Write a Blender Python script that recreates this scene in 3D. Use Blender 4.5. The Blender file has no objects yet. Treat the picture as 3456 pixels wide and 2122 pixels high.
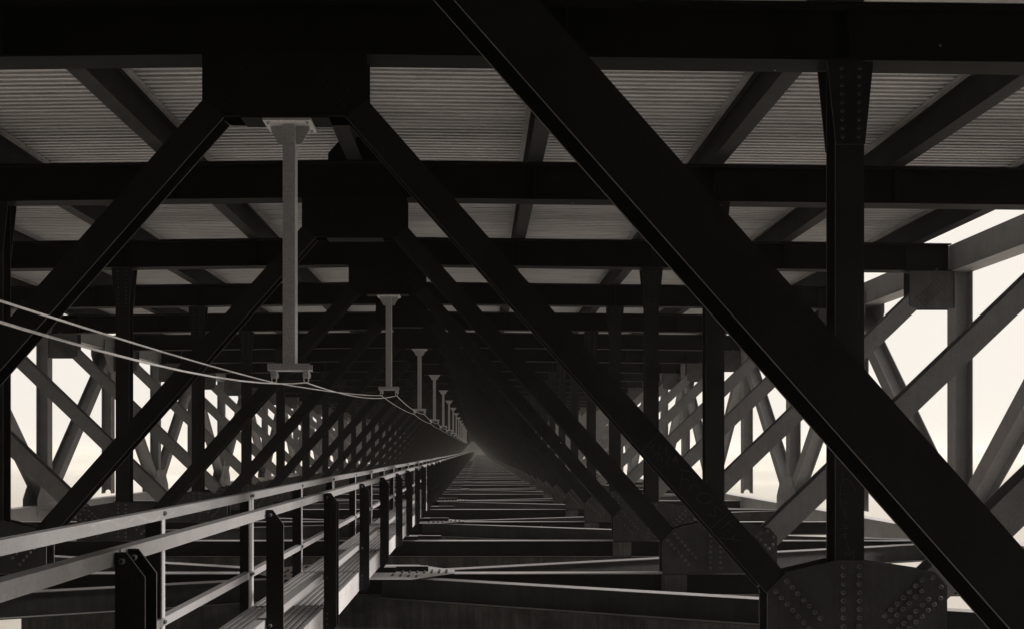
import bpy, math, random
from mathutils import Vector
random.seed(7)
R = math.radians
scene = bpy.context.scene
COL = scene.collection

# ------------------------------------------------------------------ frame of reference
# camera at the origin looking along +y; z measured from eye height; metres.
FPX = 2688.0                       # focal length in photo pixels
VX, VY = 1612.0, 1518.0            # vanishing point of the bridge axis in the photo
XC = -1.853                        # bridge centre line
D0, S = 7.64, 4.335                # first whole cross frame, spacing of the frames
def fy(n): return D0 + S * n
def P(px, py, d):                  # photo pixel at a known distance -> point
    return ((px - VX) / FPX * d, d, (VY - py) / FPX * d)

# ------------------------------------------------------------------ materials
def newmat(name):
    m = bpy.data.materials.new(name); m.use_nodes = True
    nt = m.node_tree
    for n in list(nt.nodes): nt.nodes.remove(n)
    out = nt.nodes.new('ShaderNodeOutputMaterial')
    b = nt.nodes.new('ShaderNodeBsdfPrincipled')
    nt.links.new(b.outputs[0], out.inputs[0])
    return m, nt, b
def N(nt, t, **k):
    n = nt.nodes.new(t)
    for a, v in k.items():
        if hasattr(n, a): setattr(n, a, v)
    return n
def mapped(nt, scale):
    tc = N(nt, 'ShaderNodeNewGeometry'); mp = N(nt, 'ShaderNodeMapping')
    mp.inputs['Scale'].default_value = scale
    nt.links.new(tc.outputs['Position'], mp.inputs['Vector']); return mp
def noise(nt, scale3, sc, det=4, rough=.6):
    mp = mapped(nt, scale3); n = N(nt, 'ShaderNodeTexNoise')
    n.inputs['Scale'].default_value = sc; n.inputs['Detail'].default_value = det
    n.inputs['Roughness'].default_value = rough
    nt.links.new(mp.outputs[0], n.inputs['Vector']); return n
def ramp(nt, src, stops):
    r = N(nt, 'ShaderNodeValToRGB'); e = r.color_ramp.elements
    while len(e) > 1: e.remove(e[0])
    e[0].position = stops[0][0]; e[0].color = (*stops[0][1], 1)
    for p, c in stops[1:]:
        x = e.new(p); x.color = (*c, 1)
    nt.links.new(src, r.inputs[0]); return r
def mixc(nt, fac, a, b, mode='MIX'):
    m = N(nt, 'ShaderNodeMix', data_type='RGBA', blend_type=mode)
    if isinstance(fac, (int, float)): m.inputs[0].default_value = fac
    else: nt.links.new(fac, m.inputs[0])
    for i, v in ((6, a), (7, b)):
        if isinstance(v, tuple): m.inputs[i].default_value = (*v, 1)
        else: nt.links.new(v, m.inputs[i])
    return m.outputs[2]
def tint(v): return (v, v * .965, v * .99)

def steel(name, base, dust_glare=None, rough=.55, streak=.35, spec=.4, vary=.28, grain=.3, lap=False, speck=False):
    m, nt, b = newmat(name)
    n1 = noise(nt, (1, 1, 1), 2.2, 6)
    n2 = noise(nt, (7, 7, .35), 2.2, 6, .7)
    c1 = ramp(nt, n1.outputs['Fac'], [(.3, tint(base * (1 - vary))), (.7, tint(base * (1 + vary)))])
    c2 = ramp(nt, n2.outputs['Fac'], [(.35, (1 - streak,) * 3), (.65, (1, 1, 1))])
    col = mixc(nt, 1.0, c1.outputs[0], c2.outputs[0], 'MULTIPLY')
    if dust_glare:  # upward faces paler: settled dust plus top glare put into the colour
        g = N(nt, 'ShaderNodeNewGeometry'); s = N(nt, 'ShaderNodeSeparateXYZ')
        nt.links.new(g.outputs['True Normal'], s.inputs[0])
        f = N(nt, 'ShaderNodeMapRange'); f.inputs[1].default_value = .8; f.inputs[2].default_value = .95
        nt.links.new(s.outputs[2], f.inputs[0])
        n3 = noise(nt, (1, 1, 1), 7, 5)
        dc = ramp(nt, n3.outputs['Fac'], [(.3, tint(dust_glare * .8)), (.7, tint(dust_glare))])
        col = mixc(nt, f.outputs[0], col, dc.outputs[0])
    if speck:
        mp = mapped(nt, (1, 1, 1)); vo = N(nt, 'ShaderNodeTexVoronoi'); vo.inputs['Scale'].default_value = 1.9
        nt.links.new(mp.outputs[0], vo.inputs['Vector'])
        sk = N(nt, 'ShaderNodeMapRange'); sk.inputs[1].default_value = .030; sk.inputs[2].default_value = .018
        nt.links.new(vo.outputs['Distance'], sk.inputs[0])
        col = mixc(nt, sk.outputs[0], col, tint(.42))
    n4 = noise(nt, (1, 1, 1), 60, 3)
    gr_ = ramp(nt, n4.outputs['Fac'], [(.3, (1 - grain,) * 3), (.7, (1, 1, 1))])
    col = mixc(nt, 1.0, col, gr_.outputs[0], 'MULTIPLY')
    if lap:
        n5 = noise(nt, (.35, 9, 1), 1.3, 5, .7)
        l5 = ramp(nt, n5.outputs['Fac'], [(.32, (.62,) * 3), (.55, (1, 1, 1))])
        col = mixc(nt, 1.0, col, l5.outputs[0], 'MULTIPLY')
    nt.links.new(col, b.inputs['Base Color'])
    rr = N(nt, 'ShaderNodeMapRange'); rr.inputs[3].default_value = rough - .08; rr.inputs[4].default_value = rough + .15
    nt.links.new(n4.outputs['Fac'], rr.inputs[0]); nt.links.new(rr.outputs[0], b.inputs['Roughness'])
    bp = N(nt, 'ShaderNodeBump'); bp.inputs['Strength'].default_value = .12; bp.inputs['Distance'].default_value = .004
    nt.links.new(n4.outputs['Fac'], bp.inputs['Height']); nt.links.new(bp.outputs[0], b.inputs['Normal'])
    b.inputs['Specular IOR Level'].default_value = spec
    if dust_glare:
        sm_ = N(nt, 'ShaderNodeMapRange'); sm_.inputs[3].default_value = spec; sm_.inputs[4].default_value = .65
        nt.links.new(f.outputs[0], sm_.inputs[0]); nt.links.new(sm_.outputs[0], b.inputs['Specular IOR Level'])
    return m

M = {}
M['steel'] = steel('weathered_steel', .024, speck=True, dust_glare=.9, streak=.12, spec=.12)
M['plate'] = steel('gusset_steel', .075, dust_glare=.9, streak=.2, spec=.15)
M['outer_plate'] = steel('outer_gusset_steel', .12, dust_glare=.9, streak=.2, spec=.2)
M['outer'] = steel('glare_lifted_steel', .30, vary=.12, dust_glare=.9, streak=.12, spec=.2)  # paler than the frames: veiling glare and sky bounce put into the colour
M['rusty'] = steel('stained_steel', .125, dust_glare=.9, streak=.5, spec=.12, vary=.55)
M['beam'] = steel('dark_beam_steel', .011, speck=True, dust_glare=.3, streak=.1, spec=.08)
M['plate_edge'] = steel('lit_gusset_edge', .24, streak=.1, spec=.2)  # lit bolt rims and gusset edges, brightness put into the colour
M['brace_steel'] = steel('lateral_brace_steel', .062, dust_glare=.78, streak=.3, spec=.2)
M['beam_edge'] = steel('beam_edge_steel', .018, streak=.1, spec=.1)
M['edge'] = steel('lit_plate_edge', .075, dust_glare=.3, streak=.1, spec=.2)  # light caught on plate edges, painted as a paler steel
M['outer_edge'] = steel('lit_outer_edge', .42, dust_glare=.4, streak=.1, spec=.2)
M['post_edge'] = steel('lit_post_edge', .16, streak=.1, spec=.2)
M['stringer'] = steel('stringer_steel', .03, dust_glare=.3, streak=.1, spec=.12)
M['ledger'] = steel('galvanised_ledger', .30, streak=.2)
M['pan'] = steel('galvanised_deck_pan', .54, streak=.03, rough=.5, vary=.06, lap=True)
M['galv'] = steel('galvanised_steel', .60, streak=.06, rough=.5, vary=.1, grain=.4)
M['rail'] = steel('galvanised_rail', .33, streak=.05, rough=.5, vary=.09, grain=.2)
M['post'] = steel('shaded_post_steel', .02, streak=.2, rough=.5, spec=.12)  # post webs near black: shade on their front side put into the colour
M['plank'] = steel('walkway_plank', .30, streak=.05, rough=.45, vary=.15)
M['concrete'] = steel('grey_concrete', .36, streak=.25, rough=.85)
M['cable'] = steel('steel_wire', .8, streak=.05, rough=.4)
M['scratch'] = steel('bare_scratch', .09, streak=.3, rough=.7)
M['wave_mark'] = steel('wavy_line', .44, streak=.2, rough=.8)
M['fastener'] = steel('dark_fastener', .03)

# ------------------------------------------------------------------ mesh builder
EDGE = {'pan': 'fastener', 'steel': 'edge', 'plate': 'plate_edge', 'beam': 'beam_edge', 'outer': 'outer_edge', 'outer_plate': 'edge', 'post': 'post_edge'}   # edge and bolt faces painted as catching light; pan: fasteners, outer_plate: darker bolts
class MB:
    def __init__(s): s.v = []; s.f = []; s.edge = set()
    def box(s, x0, x1, y0, y1, z0, z1):
        s.hexa([(x0, y0, z0), (x1, y0, z0), (x1, y1, z0), (x0, y1, z0),
                (x0, y0, z1), (x1, y0, z1), (x1, y1, z1), (x0, y1, z1)])
    def hexa(s, p, edge=False):
        b = len(s.v); s.v += [tuple(q) for q in p]
        if edge: s.edge.update((len(s.f) + 3, len(s.f) + 5))
        for f in ((0, 3, 2, 1), (4, 5, 6, 7), (0, 1, 5, 4), (1, 2, 6, 5), (2, 3, 7, 6), (3, 0, 4, 7)):
            s.f.append([b + i for i in f])
    def bar(s, p0, p1, u, v, u0, u1, v0, v1, edge=False):      # prism from p0 to p1, section in the u,v axes
        p0, p1, u, v = map(Vector, (p0, p1, u, v))
        q = []
        for p in (p0, p1):
            q += [p + u * a + v * c for a, c in ((u0, v0), (u1, v0), (u1, v1), (u0, v1))]
        s.hexa(q, edge)
    def prism(s, pts, y0, y1):                      # xz outline (counter-clockwise seen from -y) between y0, y1
        b = len(s.v); n = len(pts)
        s.v += [(x, y0, z) for x, z in pts] + [(x, y1, z) for x, z in pts]
        s.f.append([b + i for i in range(n)]); s.f.append([b + n + i for i in reversed(range(n))])
        for i in range(n):
            j = (i + 1) % n; s.edge.add(len(s.f)); s.f.append([b + i, b + n + i, b + n + j, b + j])
    def prism_x(s, pts, x0, x1):                    # yz outline between x0, x1
        b = len(s.v); n = len(pts)
        s.v += [(x0, y, z) for y, z in pts] + [(x1, y, z) for y, z in pts]
        s.f.append([b + i for i in reversed(range(n))]); s.f.append([b + n + i for i in range(n)])
        for i in range(n):
            j = (i + 1) % n; s.f.append([b + i, b + j, b + n + j, b + n + i])
    def prism_z(s, pts, z0, z1):
        b = len(s.v); n = len(pts)
        s.v += [(x, y, z0) for x, y in pts] + [(x, y, z1) for x, y in pts]
        s.f.append([b + i for i in reversed(range(n))]); s.f.append([b + n + i for i in range(n)])
        for i in range(n):
            j = (i + 1) % n; s.f.append([b + i, b + j, b + n + j, b + n + i])
    def bolt(s, c, axis, r=.019, h=.016, k=6):      # hexagonal / round head with a bevelled crown
        c, a = Vector(c), Vector(axis).normalized()
        u = a.orthogonal().normalized(); w = a.cross(u)
        b = len(s.v)
        for rr, hh in ((r, 0), (r, h * .65), (r * .62, h)):
            for i in range(k):
                t = 2 * math.pi * i / k
                s.v.append(tuple(c + u * rr * math.cos(t) + w * rr * math.sin(t) + a * hh))
        for l in range(2):
            for i in range(k):
                j = (i + 1) % k
                s.edge.add(len(s.f))
                s.f.append([b + l * k + i, b + l * k + j, b + (l + 1) * k + j, b + (l + 1) * k + i])
        s.f.append([b + 2 * k + i for i in range(k)])
    def tube(s, pts, r, k=6):
        b = len(s.v); n = len(pts)
        for i, p in enumerate(pts):
            p = Vector(p); t = (Vector(pts[min(i + 1, n - 1)]) - Vector(pts[max(i - 1, 0)])).normalized()
            u = t.cross(Vector((0, 0, 1)))
            u = u.normalized() if u.length > 1e-4 else Vector((1, 0, 0)); w = u.cross(t)
            for j in range(k):
                a = 2 * math.pi * j / k; s.v.append(tuple(p + u * r * math.cos(a) + w * r * math.sin(a)))
        for i in range(n - 1):
            for j in range(k):
                q = (j + 1) % k
                s.f.append([b + i * k + j, b + i * k + q, b + (i + 1) * k + q, b + (i + 1) * k + j])
    def data(s, name, mat):
        me = bpy.data.meshes.new(name); me.from_pydata(s.v, [], s.f)
        me.materials.append(M[mat])
        if s.edge and mat in EDGE:
            me.materials.append(M[EDGE[mat]])
            for i in s.edge: me.polygons[i].material_index = 1
        me.update()
        return me
    def build(s, name, mat, parent=None):
        return link(name, s.data(name, mat), parent)
def link(name, me, parent=None):
    o = bpy.data.objects.new(name, me); COL.objects.link(o)
    if parent: o.parent = parent
    return o
def tag(o, label=None, cat=None, group=None, kind=None):
    for k, v in (('label', label), ('category', cat), ('group', group), ('kind', kind)):
        if v: o[k] = v
    return o
def empty(name, loc):
    o = bpy.data.objects.new(name, None); COL.objects.link(o); o.location = loc
    o.empty_display_size = .3; return o
def copy_tree(o, parent=None):
    c = o.copy(); COL.objects.link(c)
    if parent: c.parent = parent
    for ch in [x for x in bpy.data.objects if x.parent == o]:
        copy_tree(ch, c)
    return c

CROWN = .0118
TF = .014                           # flange plate thickness
def hmember(mb, p0, p1, width, y0, y1):
    """H section between two xz points: flange plates front and back, web between."""
    a, b = Vector((p0[0], 0, p0[1])), Vector((p1[0], 0, p1[1]))
    t = (b - a).normalized(); u = Vector((0, 1, 0)).cross(t)
    h = width / 2; Y = (0, 1, 0)
    mb.bar(a, b, u, Y, -h, h, y0, y0 + TF, True)
    mb.bar(a, b, u, Y, -h, h, y1 - TF, y1, True)
    mb.bar(a, b, u, Y, -.008, .008, y0 + TF, y1 - TF)

# ------------------------------------------------------------------ cross frame parts (frame-local: x from centre line, y from front face)
GD = .232                           # distance over the gusset plates
Y0, Y1 = .013, GD - .013            # members sit between the plates
def mirror(pts): return [(-x, z) for x, z in reversed(pts)]
SL = Vector((1, 0, -1.13)).normalized()          # direction of the inverted V
NB = Vector((1.13, 0, 1)).normalized()
BC0 = (.687, 3.28); BC1 = (5.15, 3.28 - (5.15 - .687) * 1.13)
def boltgrid(mb, start, du, nu, dv, nv, y=0.0, ax=(0, -1, 0), r=.019, skip=()):
    for i in range(nu):
        for j in range(nv):
            if (i, j) in skip: continue
            mb.bolt((start[0] + du[0] * i + dv[0] * j, y, start[1] + du[1] * i + dv[1] * j), ax, r)

parts = {}
# floor beam, crowned like the road above
mb = MB()
for sg in (-1, 1):
    e = 11.56
    def pt(x, y, z): return (x * sg, y, z - CROWN * abs(x))
    for (y0, y1, z0, z1) in ((.0, .26, 3.80, 3.822), (.0, .26, 4.338, 4.36), (.122, .138, 3.822, 4.338)):
        q = [pt(0, y0, z0), pt(e, y0, z0), pt(e, y1, z0), pt(0, y1, z0), pt(0, y0, z1), pt(e, y0, z1), pt(e, y1, z1), pt(0, y1, z1)]
        if sg < 0: q = [q[1], q[0], q[3], q[2], q[5], q[4], q[7], q[6]]
        mb.hexa(q)
    for k in range(4):              # web stiffeners under the stringers
        x = 2.72 * (k + 1) if k < 3 else 10.7
        mb.hexa([pt(x - .006, .03, 3.822), pt(x + .006, .03, 3.822), pt(x + .006, .122, 3.822), pt(x - .006, .122, 3.822),
                 pt(x - .006, .03, 4.338), pt(x + .006, .03, 4.338), pt(x + .006, .122, 4.338), pt(x - .006, .122, 4.338)])
mb.prism([(-.42, 4.362), (.42, 4.362), (.42, 4.5), (.2, 4.75), (-.2, 4.75), (-.42, 4.5)], .124, .136)   # knee plates at the middle stringer
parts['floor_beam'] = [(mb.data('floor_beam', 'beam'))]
# ridge gusset
mb = MB()
out = [(-.585, 3.2), (.585, 3.2), (.79, 3.36), (.79, 3.797), (-.79, 3.797), (-.79, 3.36)]
mb.prism(out, 0, .012); mb.prism(out, GD - .012, GD)
mb.box(-.42, .42, .0, GD, 3.184, 3.198)
for sg in (-1, 1):
    for i in range(6):
        for j in (-1, 1):
            c = Vector((.60, 0, 3.36)) - SL * (.075 * i - .02) + NB * (.06 * j)
            mb.bolt((sg * c.x, 0, c.z), (0, -1, 0), .016, .012)
parts['ridge_gusset'] = [mb.data('ridge_gusset', 'beam')]
# sloping braces, columns, outer braces
br, cl, ob, bg, og, fh = [], [], [], [], [], []
for sg in (-1, 1):
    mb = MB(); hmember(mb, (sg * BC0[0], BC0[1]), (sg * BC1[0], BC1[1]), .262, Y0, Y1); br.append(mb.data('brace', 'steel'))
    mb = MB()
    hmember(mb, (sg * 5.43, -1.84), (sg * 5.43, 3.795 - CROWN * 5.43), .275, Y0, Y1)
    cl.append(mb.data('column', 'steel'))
    # flared plate joining the column head to the beam
    mb = MB()
    t = 3.796 - CROWN * 5.43
    pts = [(5.29, 2.93), (5.57, 2.93), (5.65, t - .01), (5.21, t - .005)]
    if sg < 0: pts = mirror(pts)
    mb.prism(pts, 0, .012); mb.prism(pts, GD - .012, GD)
    for j in (-.077, .077):
        for i in range(9): mb.bolt((sg * (5.43 + j * (1 + .015 * i)), 0, 3.0 + .082 * i), (0, -1, 0), .02, .022)
    fh.append(mb.data('head_plate', 'steel'))
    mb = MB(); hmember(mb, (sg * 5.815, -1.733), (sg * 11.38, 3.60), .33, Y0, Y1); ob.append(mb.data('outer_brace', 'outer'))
    # foot gusset
    mb = MB()
    pts = [(4.633, -1.857), (6.358, -1.857), (6.358, -1.30), (6.24, -1.166), (5.56, -1.06), (5.29, -1.06), (4.817, -1.171), (4.633, -1.367)]
    if sg < 0: pts = mirror(pts)
    mb.prism(pts, 0, .012); mb.prism(pts, GD - .012, GD)
    for j in (-.077, .077):
        for i in range(9): mb.bolt((sg * (5.43 + j), 0, -1.115 - .0815 * i), (0, -1, 0), .0225, .027)
    for (sx, sz) in ((4.812, -1.253), (4.708, -1.352)):
        for i in range(7):
            x, z = sx + .0535 * i, sz - .0595 * i
            if abs(x - 5.43 + .077) > .05: mb.bolt((sg * x, 0, z), (0, -1, 0), .0225, .027)
    for (sx, sz, n0) in ((6.106, -1.238, 7), (6.21, -1.216, 1), (6.102, -1.345, 6), (6.29, -1.305, 1), (6.17, -1.425, 6), (6.285, -1.415, 7)):
        for i in range(n0):
            x, z = sx - .0595 * i, sz - .0575 * i
            if abs(x - 5.43 - .077) > .05 and z > -1.83: mb.bolt((sg * x, 0, z), (0, -1, 0), .0225, .027)
    bg.append(mb.data('foot_gusset', 'plate'))
    # gusset under the outer end of the floor beam
    mb = MB()
    pts = [(10.70, 2.96), (10.86, 2.90), (11.62, 2.90), (11.62, 3.66), (10.70, 3.66)]
    if sg < 0: pts = mirror(pts)
    mb.prism(pts, 0, .012); mb.prism(pts, GD - .012, GD)
    for j in range(4):
        for i in range(8):
            x = 10.86 + .058 * i + .05 * j; z = 3.11 + .055 * i - .052 * j
            if x < 11.5: mb.bolt((sg * x, 0, z), (0, -1, 0), .018)
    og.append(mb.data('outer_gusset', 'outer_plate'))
parts['brace'] = br; parts['column'] = cl; parts['head_plate'] = fh
parts['outer_brace'] = ob; parts['foot_gusset'] = bg; parts['outer_gusset'] = og
# lower strut
mb = MB()
for x0, x1 in ((-11.56, 11.56),):
    mb.box(x0, x1, 0, .25, -1.875, -1.861)
    mb.box(x0, x1, 0, .25, -2.195, -2.181)
    mb.box(x0, x1, .118, .132, -2.181, -1.875)
parts['lower_strut'] = [mb.data('lower_strut', 'steel')]
mb = MB()
mb.box(-5.0, 6.4, .012, .03, -3.25, -2.198)
mb.box(-5.0, 6.4, .2, .218, -3.25, -2.198)
mb.box(-5.0, 6.4, -.03, .27, -3.272, -3.252)
mb.box(-5.016, -5.002, .012, .218, -3.25, -2.198); mb.box(6.402, 6.416, .012, .218, -3.25, -2.198)
for sg in (-1, 1):
    a, b = sorted((sg * 4.62, sg * 5.0))
    mb.box(a, b, -.004, .008, -2.18, -1.878)                   # splice plate under the foot gusset
for i in range(4):
    for j in range(5): mb.bolt((4.6 - .08 * j, .012, -2.72 - .08 * i), (0, -1, 0), .019)
parts['cap_girder'] = [mb.data('cap_girder', 'rusty')]
# lateral bracing in the plane of the struts, radiating from the middle of every second frame
lats = []
for sx in (-1, 1):
    for sy in (-1, 1):
        mb = MB()
        a = Vector((sx * .42, .12 + sy * .16, 0)); b = Vector((sx * 11.2, .12 + sy * (S - .28), 0))
        t = (b - a).normalized(); u = Vector((-t.y, t.x, 0)); Z = (0, 0, 1)
        mb.bar(a, b, u, Z, -.10, .10, -1.892, -1.879)
        mb.bar(a, b, u, Z, -.10, .10, -2.215, -2.202)
        mb.bar(a, b, u, Z, -.006, .006, -2.202, -1.892)
        lats.append(mb.data('lateral_brace', 'brace_steel'))
mb = MB()
mb.prism_z([(-1.5, -.05), (-.9, -.62), (.9, -.62), (1.5, -.05), (1.5, .3), (.9, .86), (-.9, .86), (-1.5, .3)], -1.856, -1.843)
for sx in (-1, 1):
    for i in range(7):
        for yy in (-.02, .1, .22): mb.bolt((sx * (.72 + .11 * i), yy, -1.843), (0, 0, 1), .02, .022)
    for sy in (-1, 1):
        for i in range(4):
            for j in (-.05, .05): mb.bolt((sx * (.6 + .12 * i), .12 + sy * (.36 + .045 * i) + j, -1.843), (0, 0, 1), .02, .022)
hub = mb.data('hub_plate', 'steel')
mb = MB()                            # channel seats carrying the walkway
mb.box(-.52, .62, .02, .10, -1.84, -1.762); mb.box(-.50, 1.10, .13, .21, -1.84, -1.762)
seat = mb.data('walkway_seat', 'steel')

ORD = ['first', 'second', 'third', 'fourth', 'fifth', 'sixth', 'seventh', 'eighth', 'ninth', 'tenth', 'eleventh',
       'twelfth', 'thirteenth', 'fourteenth', 'fifteenth', 'sixteenth']
NH = 15                              # hangers, on every second frame
def frame_label(n):
    if n < -1: return 'cross frame behind the viewer, with further frames to either side'
    if n == -1: return 'nearest steel cross frame, only its big sloping brace crossing the right foreground'
    if n == 0: return 'dark steel cross frame with scratched lettering, carrying the nearest and longest hanging post'
    k = n // 2
    if n % 2 == 0 and k < NH: return 'dark steel cross frame carrying the %s hanging post along the walkway' % ORD[k]
    if n % 2 and k + 1 < NH: return 'dark steel cross frame standing between the %s and %s hanging posts' % (ORD[k], ORD[k + 1])
    return 'tiny far cross frame beyond the last hanging post, near the vanishing point'
FG = 'cross frames under the bridge deck'
NDET, NEND = 29, 66
def make_frame(odd):
    e = empty('cross_frame', (0, 0, 0))
    for nm in ('floor_beam', 'ridge_gusset', 'brace', 'column', 'head_plate', 'outer_brace', 'foot_gusset', 'outer_gusset', 'lower_strut', 'cap_girder'):
        for me in parts[nm]: link(nm, me, e)
    link('walkway_seat', seat, e)
    if odd:
        for me in lats: link('lateral_brace', me, e)
        link('hub_plate', hub, e)
    return e
frames = {}
proto = {0: make_frame(False), 1: make_frame(True)}
used = set()
for n in range(-1, NDET + 1):
    o = n % 2
    f = proto[o] if o not in used else copy_tree(proto[o]); used.add(o)
    f.location = (XC, fy(n), 0); frames[n] = f
    tag(f, frame_label(n), 'cross frame', FG)
# frames too far to show parts: one mesh each
for odd in (0, 1):
    mbv, mbf = [], []
    src = [m for nm in parts for m in parts[nm]] + (lats + [hub] if odd else [])
    for me in src:
        if me.name.startswith('head_plate'): continue
        b = len(mbv); mbv += [tuple(v.co) for v in me.vertices]
        mbf += [[b + i for i in p.vertices] for p in me.polygons]
    j = MB(); j.v, j.f = mbv, mbf
    far = j.data('far_cross_frame', 'steel')
    for n in list(range(-7, -1)) + list(range(NDET + 1, NEND + 1)):
        if n % 2 == odd:
            f = link('cross_frame', far); f.location = (XC, fy(n), 0); tag(f, frame_label(n), 'cross frame', FG)
    if odd == 0: far_even = far
    else: far_odd = far

# scratched writing on the nearest whole frame
def stroke(mb, pts, y, w, closed=False):
    pts = [Vector((p[0], 0, p[1])) for p in pts]
    for a, b in zip(pts[:-1], pts[1:]):
        t = (b - a)
        if t.length < 1e-4: continue
        t = t.normalized(); u = Vector((0, 1, 0)).cross(t)
        mb.bar(a - t * w * .3, b + t * w * .3, u, (0, 1, 0), -w / 2, w / 2, y - .0012, y - .0002)
def scratch(part, sel, lines, ox, oy, sc, w, y):
    mb = MB()
    for ln in lines:
        stroke(mb, [((ox + cx * sc - VX) / FPX * fy(0) - XC, (VY - (oy + cy * sc)) / FPX * fy(0)) for cx, cy in ln], y, w)
    par = [o for o in bpy.data.objects if o.parent == frames[0] and o.name.startswith(part)][sel]
    o = mb.build('scratched_writing', 'scratch', par)
    return o
ell = [(868 + 98 * math.cos(t / 12 * math.pi), 870 + 65 * math.sin(t / 12 * math.pi)) for t in range(25)]
scratch('brace', 1, [
    [(300, 25), (75, 260)], [(155, 225), (220, 180), (190, 260), (260, 290), (205, 340)], [(305, 180), (260, 385)], [(305, 300), (320, 390)],
    [(335, 290), (390, 215), (375, 330)], [(430, 300), (380, 440)], [(440, 380), (510, 335), (460, 410), (520, 360), (515, 460)],
    [(580, 515), (565, 745)], [(545, 495), (715, 545)], [(580, 630), (635, 625), (665, 640)],
    [(690, 705), (665, 780)], [(690, 705), (730, 690), (780, 705), (805, 750)], ell,
    [(1095, 1045), (1015, 960), (990, 990), (1015, 1050), (1005, 1100), (960, 1095), (915, 1065)], [(1190, 1045), (950, 1255)],
    [(1105, 1145), (1225, 1230)], [(1215, 1150), (1075, 1260)], [(1150, 1270), (1190, 1300)], [(1260, 1320), (1215, 1400)],
    [(1070, 1375), (1130, 1385), (1215, 1390), (1330, 1415)]], 2150, 1450, .2646, .0045, Y0)
scratch('column', 1, [
    [(190, 170), (185, 290), (160, 400), (150, 530), (170, 640)], [(185, 295), (235, 265), (300, 290), (340, 360), (365, 440)],
    [(165, 470), (260, 485)], [(215, 600), (255, 602)], [(210, 660), (220, 760), (235, 810)], [(175, 880), (210, 915), (265, 925)],
    [(150, 960), (255, 945)], [(210, 995), (225, 1095)], [(160, 1040), (265, 1025)], [(250, 1145), (275, 1250)], [(240, 1270), (220, 1320)],
    [(270, 1320), (330, 1265), (345, 1300), (340, 1365)]], 2800, 1550, .2447, .004, Y0)

# ------------------------------------------------------------------ deck: stringers, ledger angles, corrugated pans
YB, YE = fy(-7), fy(NEND)
deck = tag(empty('bridge_deck', (XC, YB, 4.36)), 'wide bridge deck overhead, corrugated metal sheets on longitudinal stringers', 'bridge deck')
def local(o): o.location = (-XC * 0, 0, 0)
for k in range(-4, 5):
    x = 2.72 * k; zb = 4.361 - CROWN * abs(x) - 4.36
    L = YE - YB
    mb = MB()
    mb.box(x - .113, x + .113, 0, L, zb, zb + .018)
    mb.box(x - .006, x + .006, 0, L, zb + .018, zb + .48)
    mb.box(x - .113, x + .113, 0, L, zb + .48, zb + .498)
    st = mb.build('stringer', 'stringer', deck)
    mb = MB()
    for sg in (-1, 1):
        a, b = sorted((x + sg * .115, x + sg * .185)); mb.box(a, b, 0, L, zb + .488, zb + .493)
        a, b = sorted((x + sg * .115, x + sg * .12)); mb.box(a, b, 0, L, zb + .44, zb + .487)
    mb.build('ledger_angle', 'ledger', st)
pitch = S / 37
mb = MB(); prof = []
for i in range(37):
    for t, h in ((0, 0), (.42, 0), (.5, .032), (.92, .032)): prof.append(((i + t) * pitch, h))
prof.append((37 * pitch, 0))
xs = (-11.0, 0, 11.0)
for x in xs:
    for y, h in prof: mb.v.append((x, y, h - CROWN * abs(x)))
m_ = len(prof)
for a in range(2):
    for i in range(m_ - 1): mb.f.append([a * m_ + i, a * m_ + i + 1, (a + 1) * m_ + i + 1, (a + 1) * m_ + i])
for i in range(9):
    for j in range(-21, 22):
        x = j * .505 + (.17 if i % 2 else -.08) + .03 * ((i * 7 + j * 5) % 5); y = (4 * i + 1 + .7) * pitch
        z = .030 - CROWN * abs(x)
        f0 = len(mb.f); mb.box(x - .009, x + .009, y - .009, y + .009, .015 - CROWN * abs(x), z); mb.edge.update(range(f0, len(mb.f)))
pan = mb.data('corrugated_sheet', 'pan')
for n in range(-7, NEND):
    o = link('corrugated_sheet', pan, deck); o.location = (0, fy(n) - YB, .502)
mb = MB()
for sg in (-1, 1):
    q = [(0, 0, .56), (sg * 11.2, 0, .56 - CROWN * 11.2), (sg * 11.2, YE - YB, .56 - CROWN * 11.2), (0, YE - YB, .56)]
    q2 = [(a, b, c + .22) for a, b, c in q]
    if sg < 0: q = [q[1], q[0], q[3], q[2]]; q2 = [q2[1], q2[0], q2[3], q2[2]]
    mb.hexa(q + q2)
mb.build('road_slab', 'concrete', deck)

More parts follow.
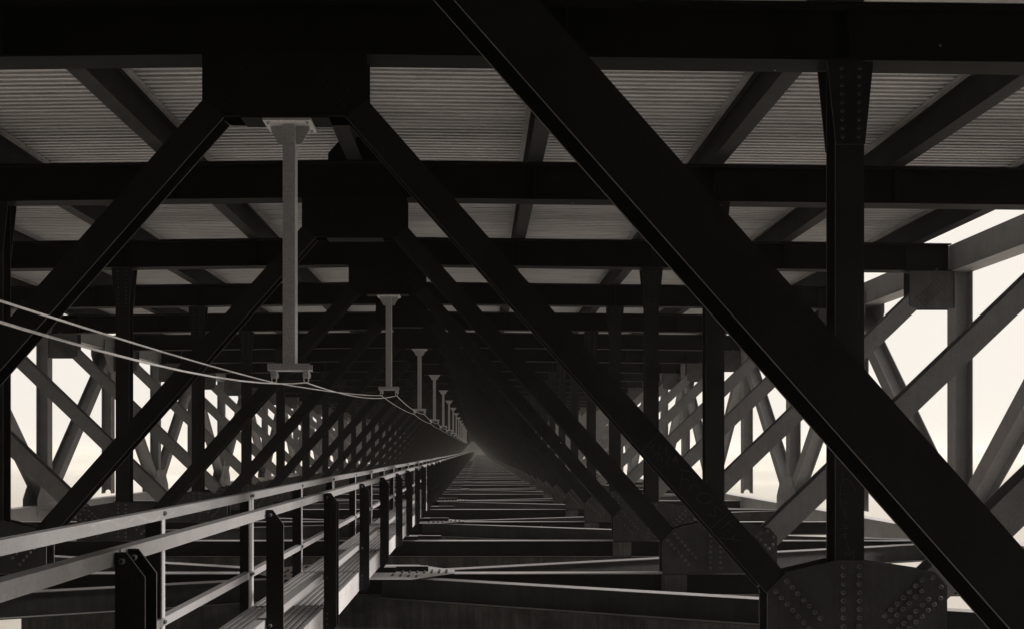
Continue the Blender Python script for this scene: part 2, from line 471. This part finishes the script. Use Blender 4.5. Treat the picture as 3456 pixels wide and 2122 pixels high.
# ------------------------------------------------------------------ side trusses
def side_truss(sg, label):
    root = tag(empty('side_truss', (XC + sg * 11.8, YB, -1.71)), label, 'truss', 'main trusses of the bridge')
    def at(n): return fy(n) - YB + .116
    zt, zb = 3.68 + 1.71, 0.0
    L = YE - YB
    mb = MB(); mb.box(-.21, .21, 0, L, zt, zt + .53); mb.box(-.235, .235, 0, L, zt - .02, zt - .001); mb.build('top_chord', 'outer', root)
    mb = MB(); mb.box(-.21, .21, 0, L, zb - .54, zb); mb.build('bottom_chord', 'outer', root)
    # vertical posts
    mb = MB(); a, b = .002, zt - .022
    for s2 in (-1, 1): mb.box(s2 * .17 - .009, s2 * .17 + .009, -.14, .14, a + .12, b)
    z0 = a + .16
    arch = [(.161, z0)] + [(.161, b), (-.161, b), (-.161, z0)] + [(-.10 * math.cos(t * math.pi / 10), z0 + .10 * math.sin(t * math.pi / 10)) for t in range(11)]
    mb.prism(arch, -.006, .006)
    for s2 in (-1, 1):
        for yy in (-.1, .1):
            for i in range(8): mb.bolt((s2 * .179, yy, b - .06 - .09 * i), (s2, 0, 0), .017)
            for i in range(8): mb.bolt((s2 * .179, yy, a + .16 + .07 * i), (s2, 0, 0), .017)
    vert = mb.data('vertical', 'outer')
    gn = MB()                      # node plates, low nodes
    pts = [(-.80, -.3), (.80, -.3), (.80, .22), (.42, .88), (-.42, .88), (-.80, .22)]
    for s2 in (-1, 1):
        x0, x1 = sorted((s2 * .213, s2 * .227)); gn.prism_x(pts, x0, x1)
        for i in range(9):
            for k in (-.05, .05): gn.bolt((s2 * .227, k, .8 - .085 * i), (s2, 0, 0), .02)
        for q in (-1, 1):
            for i in range(8):
                for k in range(3): gn.bolt((s2 * .227, q * (.14 + .036 * i + .075 * k), .14 + .078 * i - .033 * k), (s2, 0, 0), .02)
        for i in range(14): gn.bolt((s2 * .227, -.7 + .107 * i, -.06), (s2, 0, 0), .02); gn.bolt((s2 * .227, -.7 + .107 * i, -.16), (s2, 0, 0), .02)
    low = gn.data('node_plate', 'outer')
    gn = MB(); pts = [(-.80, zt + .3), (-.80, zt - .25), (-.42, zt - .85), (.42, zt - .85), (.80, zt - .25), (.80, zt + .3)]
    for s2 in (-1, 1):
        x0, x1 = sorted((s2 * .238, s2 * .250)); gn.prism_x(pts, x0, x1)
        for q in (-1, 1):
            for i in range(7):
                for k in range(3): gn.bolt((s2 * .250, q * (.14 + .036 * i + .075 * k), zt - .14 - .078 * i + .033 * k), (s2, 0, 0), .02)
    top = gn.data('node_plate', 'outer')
    # diagonals: H sections, web level, flanges in the truss planes
    dg = []
    for q in (-1, 1):
        mb = MB()
        a = Vector((0, q * .13, .25)); b = Vector((0, q * (S - .13), zt - .25))
        t = (b - a).normalized(); w = Vector((1, 0, 0)).cross(t)
        for s2 in (-1, 1): mb.bar(a, b, (1, 0, 0), w, s2 * .19 - .009, s2 * .19 + .009, -.15, .15)
        mb.bar(a, b, (1, 0, 0), w, -.181, .181, -.006, .006)
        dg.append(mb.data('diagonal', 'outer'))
    for n in range(-6, NEND):
        link('vertical', vert, root).location = (0, at(n), 0)
        link('node_plate', low if n % 2 == 0 else top, root).location = (0, at(n), 0)
        if n % 2 == 0:
            if n > -6: link('diagonal', dg[0], root).location = (0, at(n), 0)
            if n < NEND - 1: link('diagonal', dg[1], root).location = (0, at(n), 0)
    return root
side_truss(1, 'long steel side truss along the right edge of the bridge, open to the sky')
side_truss(-1, 'long steel side truss along the left edge of the bridge, beyond the walkway')

# ------------------------------------------------------------------ walkway
XR, XL = -1.453, -2.177
WZ, TZ, MZ = -1.494, -.42, -1.185
cat = tag(empty('walkway', (0, fy(-3), WZ)), 'narrow inspection walkway with galvanised handrails running to the vanishing point', 'walkway')
CY = fy(-3)
HS = S / 2
mb = MB()                               # post on the near side: bent plate, top and foot cut at a slant
pts = [(0, -.25), (.055, -.25), (.12, -.165), (.12, .985), (.045, 1.085), (0, 1.085)]
mb.prism(pts, 0, .008)
mb.box(0, .008, .009, .06, -.25, 1.08)
for z in (1.05, .29): mb.bolt((.03, 0, z), (0, -1, 0), .013, .012)
for z in (-.05, -.1, -.15, -.2): mb.bolt((.03, 0, z), (0, -1, 0), .009, .008)
post_r = mb.data('handrail_post', 'post')
mb = MB()
mb.box(-.105, 0, 0, .008, -.25, 1.06)
for z in (1.058, .309): mb.bolt((.0105, .032, z), (1, 0, 0), .017, .016)
post_l = mb.data('handrail_post', 'post')
for z in (1.058, .309): mb.bolt((.0105, -.04, z), (1, 0, 0), .017, .016)
post_l2 = mb.data('handrail_post', 'post')
mb = MB(); mb.box(.0005, .008, 0, .055, -.25, 1.03)
leg_1 = mb.data('post_angle', 'galv')  # lit leg of the same angle post, split off from its shaded web
mb = MB(); mb.box(.0005, .008, .012, .075, -.25, 1.03); mb.box(.0005, .008, -.075, -.004, -.25, 1.03)
leg_2 = mb.data('post_angle', 'galv')
NP = 40
allp = 2 * (NEND + 3)
far = MB()
def addmesh(mb, me, off):
    b = len(mb.v); mb.v += [(v.co.x + off[0], v.co.y + off[1], v.co.z + off[2]) for v in me.vertices]
    mb.f += [[b + i for i in p.vertices] for p in me.polygons]
for k in range(2, allp):
    y = HS * k
    splice = (k % 2 == 0)              # lengths of walkway meet at every cross frame
    if k - 2 < NP:
        link('handrail_post', post_r, cat).location = (XR, y, 0)
        if splice: link('handrail_post', post_r, cat).location = (XR, y - .115, 0)
        o = link('handrail_post', post_l2 if splice else post_l, cat); o.location = (XL, y, 0)
        link('post_angle', leg_2 if splice else leg_1, o)
    else:
        addmesh(far, post_r, (XR, y, 0)); addmesh(far, post_l, (XL, y, 0)); addmesh(far, leg_1, (XL, y, 0))
o = far.build('handrail_post', 'post', cat); o['kind'] = 'stuff'
LW = allp * HS
def rail(x, ztop, h, name, off):
    """angle bar in lengths of two bays, with small gaps and a slight wander"""
    mb = MB(); y = HS * 1.0; k = 0
    rnd = random.Random(int(x * 100) + int(ztop * 10))
    d0 = 0
    while y < LW - .1:
        L = 2 * HS if k else 1 * HS
        L = min(L, LW - y)
        d1 = rnd.uniform(-.011, .011)
        a, b = y + .007 + off, y + L - .007 + off
        zt = ztop - WZ
        q = []
        for (x0, x1, z0, z1) in ((x, x + .006, -h, 0), (x - .06, x - .0005, -.006, 0)):
            mb.hexa([(x0, a, zt + z0 + d0), (x1, a, zt + z0 + d0), (x1, b, zt + z0 + d1), (x0, b, zt + z0 + d1),
                     (x0, a, zt + z1 + d0), (x1, a, zt + z1 + d0), (x1, b, zt + z1 + d1), (x0, b, zt + z1 + d1)])
        y += L; k += 1; d0 = d1
    return mb.build(name, 'rail', cat)
rail(XR - .012, -.398, .062, 'top_rail', -.055)
rail(XR - .012, MZ + .03, .06, 'mid_rail', -.055)
tl = rail(XL + .004, -.400, .072, 'top_rail', .004)
rail(XL + .004, MZ + .03, .06, 'mid_rail', .004)
# pale wavy line along the left rail
mb = MB()
wav = [(600, 655), (750, 652), (850, 612), (930, 606), (1010, 648), (1080, 606), (1150, 572), (1220, 600), (1280, 608), (1350, 556), (1430, 548), (1510, 500), (1600, 480), (1680, 505), (1760, 470), (1830, 462)]
wp = []
for cx, cy in wav:
    px, py = cx * .406, 1508 + cy * .406
    d = (XL + .010) * FPX / (px - VX); wp.append((d - CY, (VY - py) / FPX * d - WZ))
wp = [(y_, z_ - .004) for y_, z_ in wp]
def cr(a, b, c, d, t): return .5 * (2 * b + (c - a) * t + (2 * a - 5 * b + 4 * c - d) * t * t + (3 * b - a - 3 * c + d) * t ** 3)
wq = []
for i in range(1, len(wp) - 2):
    for k in range(5): wq.append(tuple(cr(wp[i - 1][q], wp[i][q], wp[i + 1][q], wp[i + 2][q], k / 5) for q in (0, 1)))
wp = wq
for (ya, za), (yb, zb) in zip(wp[:-1], wp[1:]):
    mb.hexa([(XL + .0102, ya, za - .0045), (XL + .0106, ya, za - .0045), (XL + .0106, yb, zb - .0045), (XL + .0102, yb, zb - .0045),
             (XL + .0102, ya, za + .0045), (XL + .0106, ya, za + .0045), (XL + .0106, yb, zb + .0045), (XL + .0102, yb, zb + .0045)])
mb.build('wavy_line', 'wave_mark', tl)
# ribbed planks, one length per post bay
mb = MB(); w = XR - XL - .02; nr = 12; rw = w / nr
for i in range(nr): mb.box(i * rw + rw * .22, i * rw + rw * .78, .012, HS - .012, -.03, 0)
for yy in (.05, .72, 1.44, HS - .08): mb.box(0, w, yy, yy + .03, -.045, -.031)
mb.box(0, w, .012, .020, -.03, -.002); mb.box(0, w, HS - .020, HS - .012, -.03, -.002)
plank = mb.data('walkway_plank', 'plank')
far = MB()
for k in range(1, allp):
    if k - 1 < NP: link('walkway_plank', plank, cat).location = (XL + .01, HS * k, 0)
    else: addmesh(far, plank, (XL + .01, HS * k, 0))
far.build('walkway_plank', 'plank', cat)['kind'] = 'stuff'
for x, s2 in ((XR - .008, 1), (XL + .008, -1)):
    mb = MB()
    a, b = sorted((x, x - s2 * .008)); mb.box(a, b, HS, LW, -.238, -.002)
    a, b = sorted((x - s2 * .009, x - s2 * .06)); mb.box(a, b, HS, LW, -.238, -.230)
    mb.build('side_channel', 'galv', cat)

# ------------------------------------------------------------------ hanging posts with cable clamps
HX = XC + .02
def hanger(zb):
    e = empty('hanging_post', (0, 0, 3.184))
    zt = -.002; zb = zb - 3.184
    mb = MB(); mb.box(-.059, .059, .09, .208, zb, zt - .024); mb.build('shaft', 'galv', e)
    mb = MB(); mb.box(-.232, .232, .0, .30, zt - .022, zt); 
    for sx in (-1, 1):
        for yy in (.045, .255): mb.bolt((sx * .19, yy, zt - .022), (0, 0, -1), .016, .03)
    mb.build('cap_plate', 'galv', e)
    for sx in (-1, 1):
        mb = MB()
        pts = [(.0615, zt - .20), (.11, zt - .20), (.19, zt - .06), (.19, zt - .023), (.0615, zt - .023)]
        if sx < 0: pts = mirror(pts)
        mb.prism(pts, .145, .157); mb.build('fin', 'galv', e)
    mb = MB()                            # channel, open upwards
    mb.box(-.205, .205, .075, .083, zb - .066, zb - .001); mb.box(-.205, .205, .217, .225, zb - .066, zb - .001)
    mb.box(-.205, .205, .0835, .2165, zb - .066, zb - .058)
    mb.box(-.06, .06, .0835, .2165, zb - .0575, zb - .0005)
    mb.build('base_channel', 'galv', e)
    for sx in (-1, 1):
        mb = MB(); x = sx * .157
        mb.box(x - .027, x + .027, .12, .18, zb - .135, zb - .0665)
        c = mb.build('clamp', 'galv', e)
        mb = MB()
        for q in (-1, 1): mb.tube([(x + q * .022, .15, zb - .136), (x + q * .022, .15, zb - .165), (x + q * .010, .15, zb - .185)], .006)
        mb.tube([(x + .034, .15, zb - .085), (x + .042, .15, zb - .11), (x + .034, .15, zb - .14)], .005)
        mb.build('shackle', 'cable', c)
    return e
hp = {}
ha, hb = hanger(.841), hanger(1.309)
for i in range(NH):
    h = ha if i == 0 else (hb if i == 1 else copy_tree(hb))
    h.location = (HX, fy(2 * i) - .001, 3.184)
    tag(h, 'nearest galvanised hanging post, the longest and largest, pale against the dark frames' if i == 0 else
        ('last galvanised hanging post of the row, small, nearest the vanishing point' if i == NH - 1 else
         '%s galvanised hanging post from the viewer, bolted under a ridge gusset' % ORD[i]), 'hanging post', 'hanging posts carrying the cables')
# wires
for sx, lab, sag0 in ((-1, 'left one of two steel cables strung through the hanging post clamps', .03),
                      (1, 'right one of two steel cables strung through the hanging post clamps', .10)):
    pts = []
    sup = [(fy(-2) + .15, .70)] + [(fy(0) + .15, .66)] + [(fy(2 * i) + .15, 1.128) for i in range(1, NH)]
    for i, ((ya, za), (yb, zb)) in enumerate(zip(sup[:-1], sup[1:])):
        sg = (.06 if sx < 0 else .24) if i == 0 else (sag0 if i == 1 else (.05 if sx < 0 else .08))
        for k in range(16):
            t = k / 16; pts.append((HX + sx * .157, ya + (yb - ya) * t, za + (zb - za) * t - 4 * sg * t * (1 - t)))
    pts.append((HX + sx * .157, *sup[-1]))
    mb = MB(); mb.tube(pts, .006, 8); tag(mb.build('cable', 'cable'), lab, 'cable', 'cables along the hanging posts')

# ------------------------------------------------------------------ ground, abutment
m, nt, b = newmat('overexposed_valley')  # near-white ground: overexposure and mist put into its colour
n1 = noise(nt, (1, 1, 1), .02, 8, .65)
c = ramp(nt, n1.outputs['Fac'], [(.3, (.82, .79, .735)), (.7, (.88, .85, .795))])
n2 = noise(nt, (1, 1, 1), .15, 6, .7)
dark_back = ramp(nt, n2.outputs['Fac'], [(.3, (.035, .035, .03)), (.7, (.09, .088, .075))])  # unseen ground behind the viewer, darkened to cut bounce on front faces
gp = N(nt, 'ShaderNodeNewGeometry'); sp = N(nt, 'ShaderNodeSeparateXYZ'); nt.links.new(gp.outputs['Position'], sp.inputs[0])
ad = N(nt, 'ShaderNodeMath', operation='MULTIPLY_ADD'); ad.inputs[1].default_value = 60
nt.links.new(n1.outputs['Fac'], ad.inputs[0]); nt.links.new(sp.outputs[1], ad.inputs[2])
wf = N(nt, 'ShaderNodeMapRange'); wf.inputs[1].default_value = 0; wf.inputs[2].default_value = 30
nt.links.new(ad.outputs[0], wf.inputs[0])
gcol = mixc(nt, wf.outputs[0], dark_back.outputs[0], c.outputs[0])
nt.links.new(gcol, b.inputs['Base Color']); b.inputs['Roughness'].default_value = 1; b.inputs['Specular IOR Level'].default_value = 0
M['ground'] = m
def gz(x, y):
    yc = 105
    t = min(1, max(0, (abs(y - yc) - 45) / 150)); t = t * t * (3 - 2 * t)
    r = 6 * math.sin(x * .013 + 1) * math.cos(y * .011) + 3 * math.sin(x * .05 + y * .03)
    return -120 + t * 108 + r * (1 - .55 * t)
mb = MB(); g = []
axis = [-3000, -2200, -1600, -1000, -700, -500] + list(range(-400, 401, 16)) + [500, 700, 1000, 1600, 2200, 3000]
ng = len(axis)
for yy in axis:
    for xx in axis: mb.v.append((xx, yy + 100, gz(xx, yy + 100)))
for i in range(ng - 1):
    for j in range(ng - 1): mb.f.append([i * ng + j, i * ng + j + 1, (i + 1) * ng + j + 1, (i + 1) * ng + j])
gr = tag(mb.build('ground', 'ground'), kind='structure')
for p in gr.data.polygons: p.use_smooth = True
mb = MB(); ya = fy(NEND) + .8
mb.box(XC - 14, XC + 14, ya, ya + 2, -30, 4.2); mb.box(XC - 12, XC + 12, ya - .5, ya - .002, -30, -2.6)
tag(mb.build('abutment_wall', 'concrete'), 'pale concrete end wall closing the far end of the bridge', 'wall')

# ------------------------------------------------------------------ light
SUN_EL, SUN_AZ = 18.0, -4.0          # azimuth: degrees behind the +x axis (negative: ahead of the viewer, back light)
sd = Vector((math.cos(R(SUN_EL)) * math.cos(R(SUN_AZ)), -math.cos(R(SUN_EL)) * math.sin(R(SUN_AZ)), math.sin(R(SUN_EL))))
sun = bpy.data.lights.new('sun', 'SUN'); sun.energy = 5.0; sun.angle = R(8); sun.color = (1, .95, .88)
so = bpy.data.objects.new('sun', sun); COL.objects.link(so); so.rotation_euler = (-sd).to_track_quat('-Z', 'Y').to_euler()
w = bpy.data.worlds.new('World'); scene.world = w; w.use_nodes = True
nt = w.node_tree
bg = nt.nodes['Background']
sky = nt.nodes.new('ShaderNodeTexSky'); sky.sky_type = 'NISHITA'; sky.sun_disc = False
sky.sun_elevation = R(SUN_EL); sky.sun_rotation = math.atan2(sd.x, sd.y)
sky.air_density = 1.0; sky.dust_density = 4.0; sky.ozone_density = 1.0
bw = nt.nodes.new('ShaderNodeRGBToBW'); mix = nt.nodes.new('ShaderNodeMix'); mix.data_type = 'RGBA'; mix.blend_type = 'MULTIPLY'
mix.inputs[0].default_value = 1; mix.inputs[7].default_value = (1, .94, .86, 1)
mr = nt.nodes.new('ShaderNodeMapRange'); mr.inputs[1].default_value = 0; mr.inputs[2].default_value = 12
mr.inputs[3].default_value = 7.75; mr.inputs[4].default_value = 8.3       # thick white overcast glare: nearly even
tc = nt.nodes.new('ShaderNodeTexCoord'); dp = nt.nodes.new('ShaderNodeVectorMath'); dp.operation = 'DOT_PRODUCT'
dp.inputs[1].default_value = (.62, .78, 0)                      # glare side of the hazy sky; the far side is dimmer
gl = nt.nodes.new('ShaderNodeMapRange'); gl.interpolation_type = 'SMOOTHSTEP'
for i_, v_ in ((1, -.45), (2, .15), (3, .22), (4, 1.0)): gl.inputs[i_].default_value = v_
mg = nt.nodes.new('ShaderNodeMath'); mg.operation = 'MULTIPLY'
nt.links.new(tc.outputs['Generated'], dp.inputs[0]); nt.links.new(dp.outputs['Value'], gl.inputs[0])
nt.links.new(sky.outputs[0], bw.inputs[0]); nt.links.new(bw.outputs[0], mr.inputs[0]); nt.links.new(mr.outputs[0], mg.inputs[0]); nt.links.new(gl.outputs[0], mg.inputs[1]); nt.links.new(mg.outputs[0], mix.inputs[6]); nt.links.new(mix.outputs[2], bg.inputs[0])
bg.inputs[1].default_value = .12

# ------------------------------------------------------------------ haze
HAZE = .00045
if HAZE:
    m = bpy.data.materials.new('haze'); m.use_nodes = True; nt = m.node_tree
    for n in list(nt.nodes): nt.nodes.remove(n)
    out = nt.nodes.new('ShaderNodeOutputMaterial'); v = nt.nodes.new('ShaderNodeVolumePrincipled')
    v.inputs['Color'].default_value = (.985, .95, .90, 1); v.inputs['Density'].default_value = HAZE; v.inputs['Anisotropy'].default_value = .15
    nt.links.new(v.outputs[0], out.inputs['Volume']); M['haze'] = m
    mb = MB(); mb.box(-3050, 3050, -2950, 3150, -135, 14)
    tag(mb.build('haze', 'haze'), kind='stuff')

# ------------------------------------------------------------------ camera
cam = bpy.data.cameras.new('camera'); co = bpy.data.objects.new('camera', cam); COL.objects.link(co)
co.location = (0, 0, 0); co.rotation_euler = (R(90), 0, 0)
cam.sensor_width = 36; cam.lens = 28; cam.shift_x = (1728 - VX) / 3456; cam.shift_y = (VY - 1061) / 3456
cam.clip_start = .05; cam.clip_end = 12000
scene.camera = co
vs = scene.view_settings; vs.view_transform = 'Standard'; vs.look = 'None'; vs.gamma = 1; vs.exposure = 0; vs.use_curve_mapping = False
scene.cycles.max_bounces = 8
scene.cycles.volume_bounces = 2
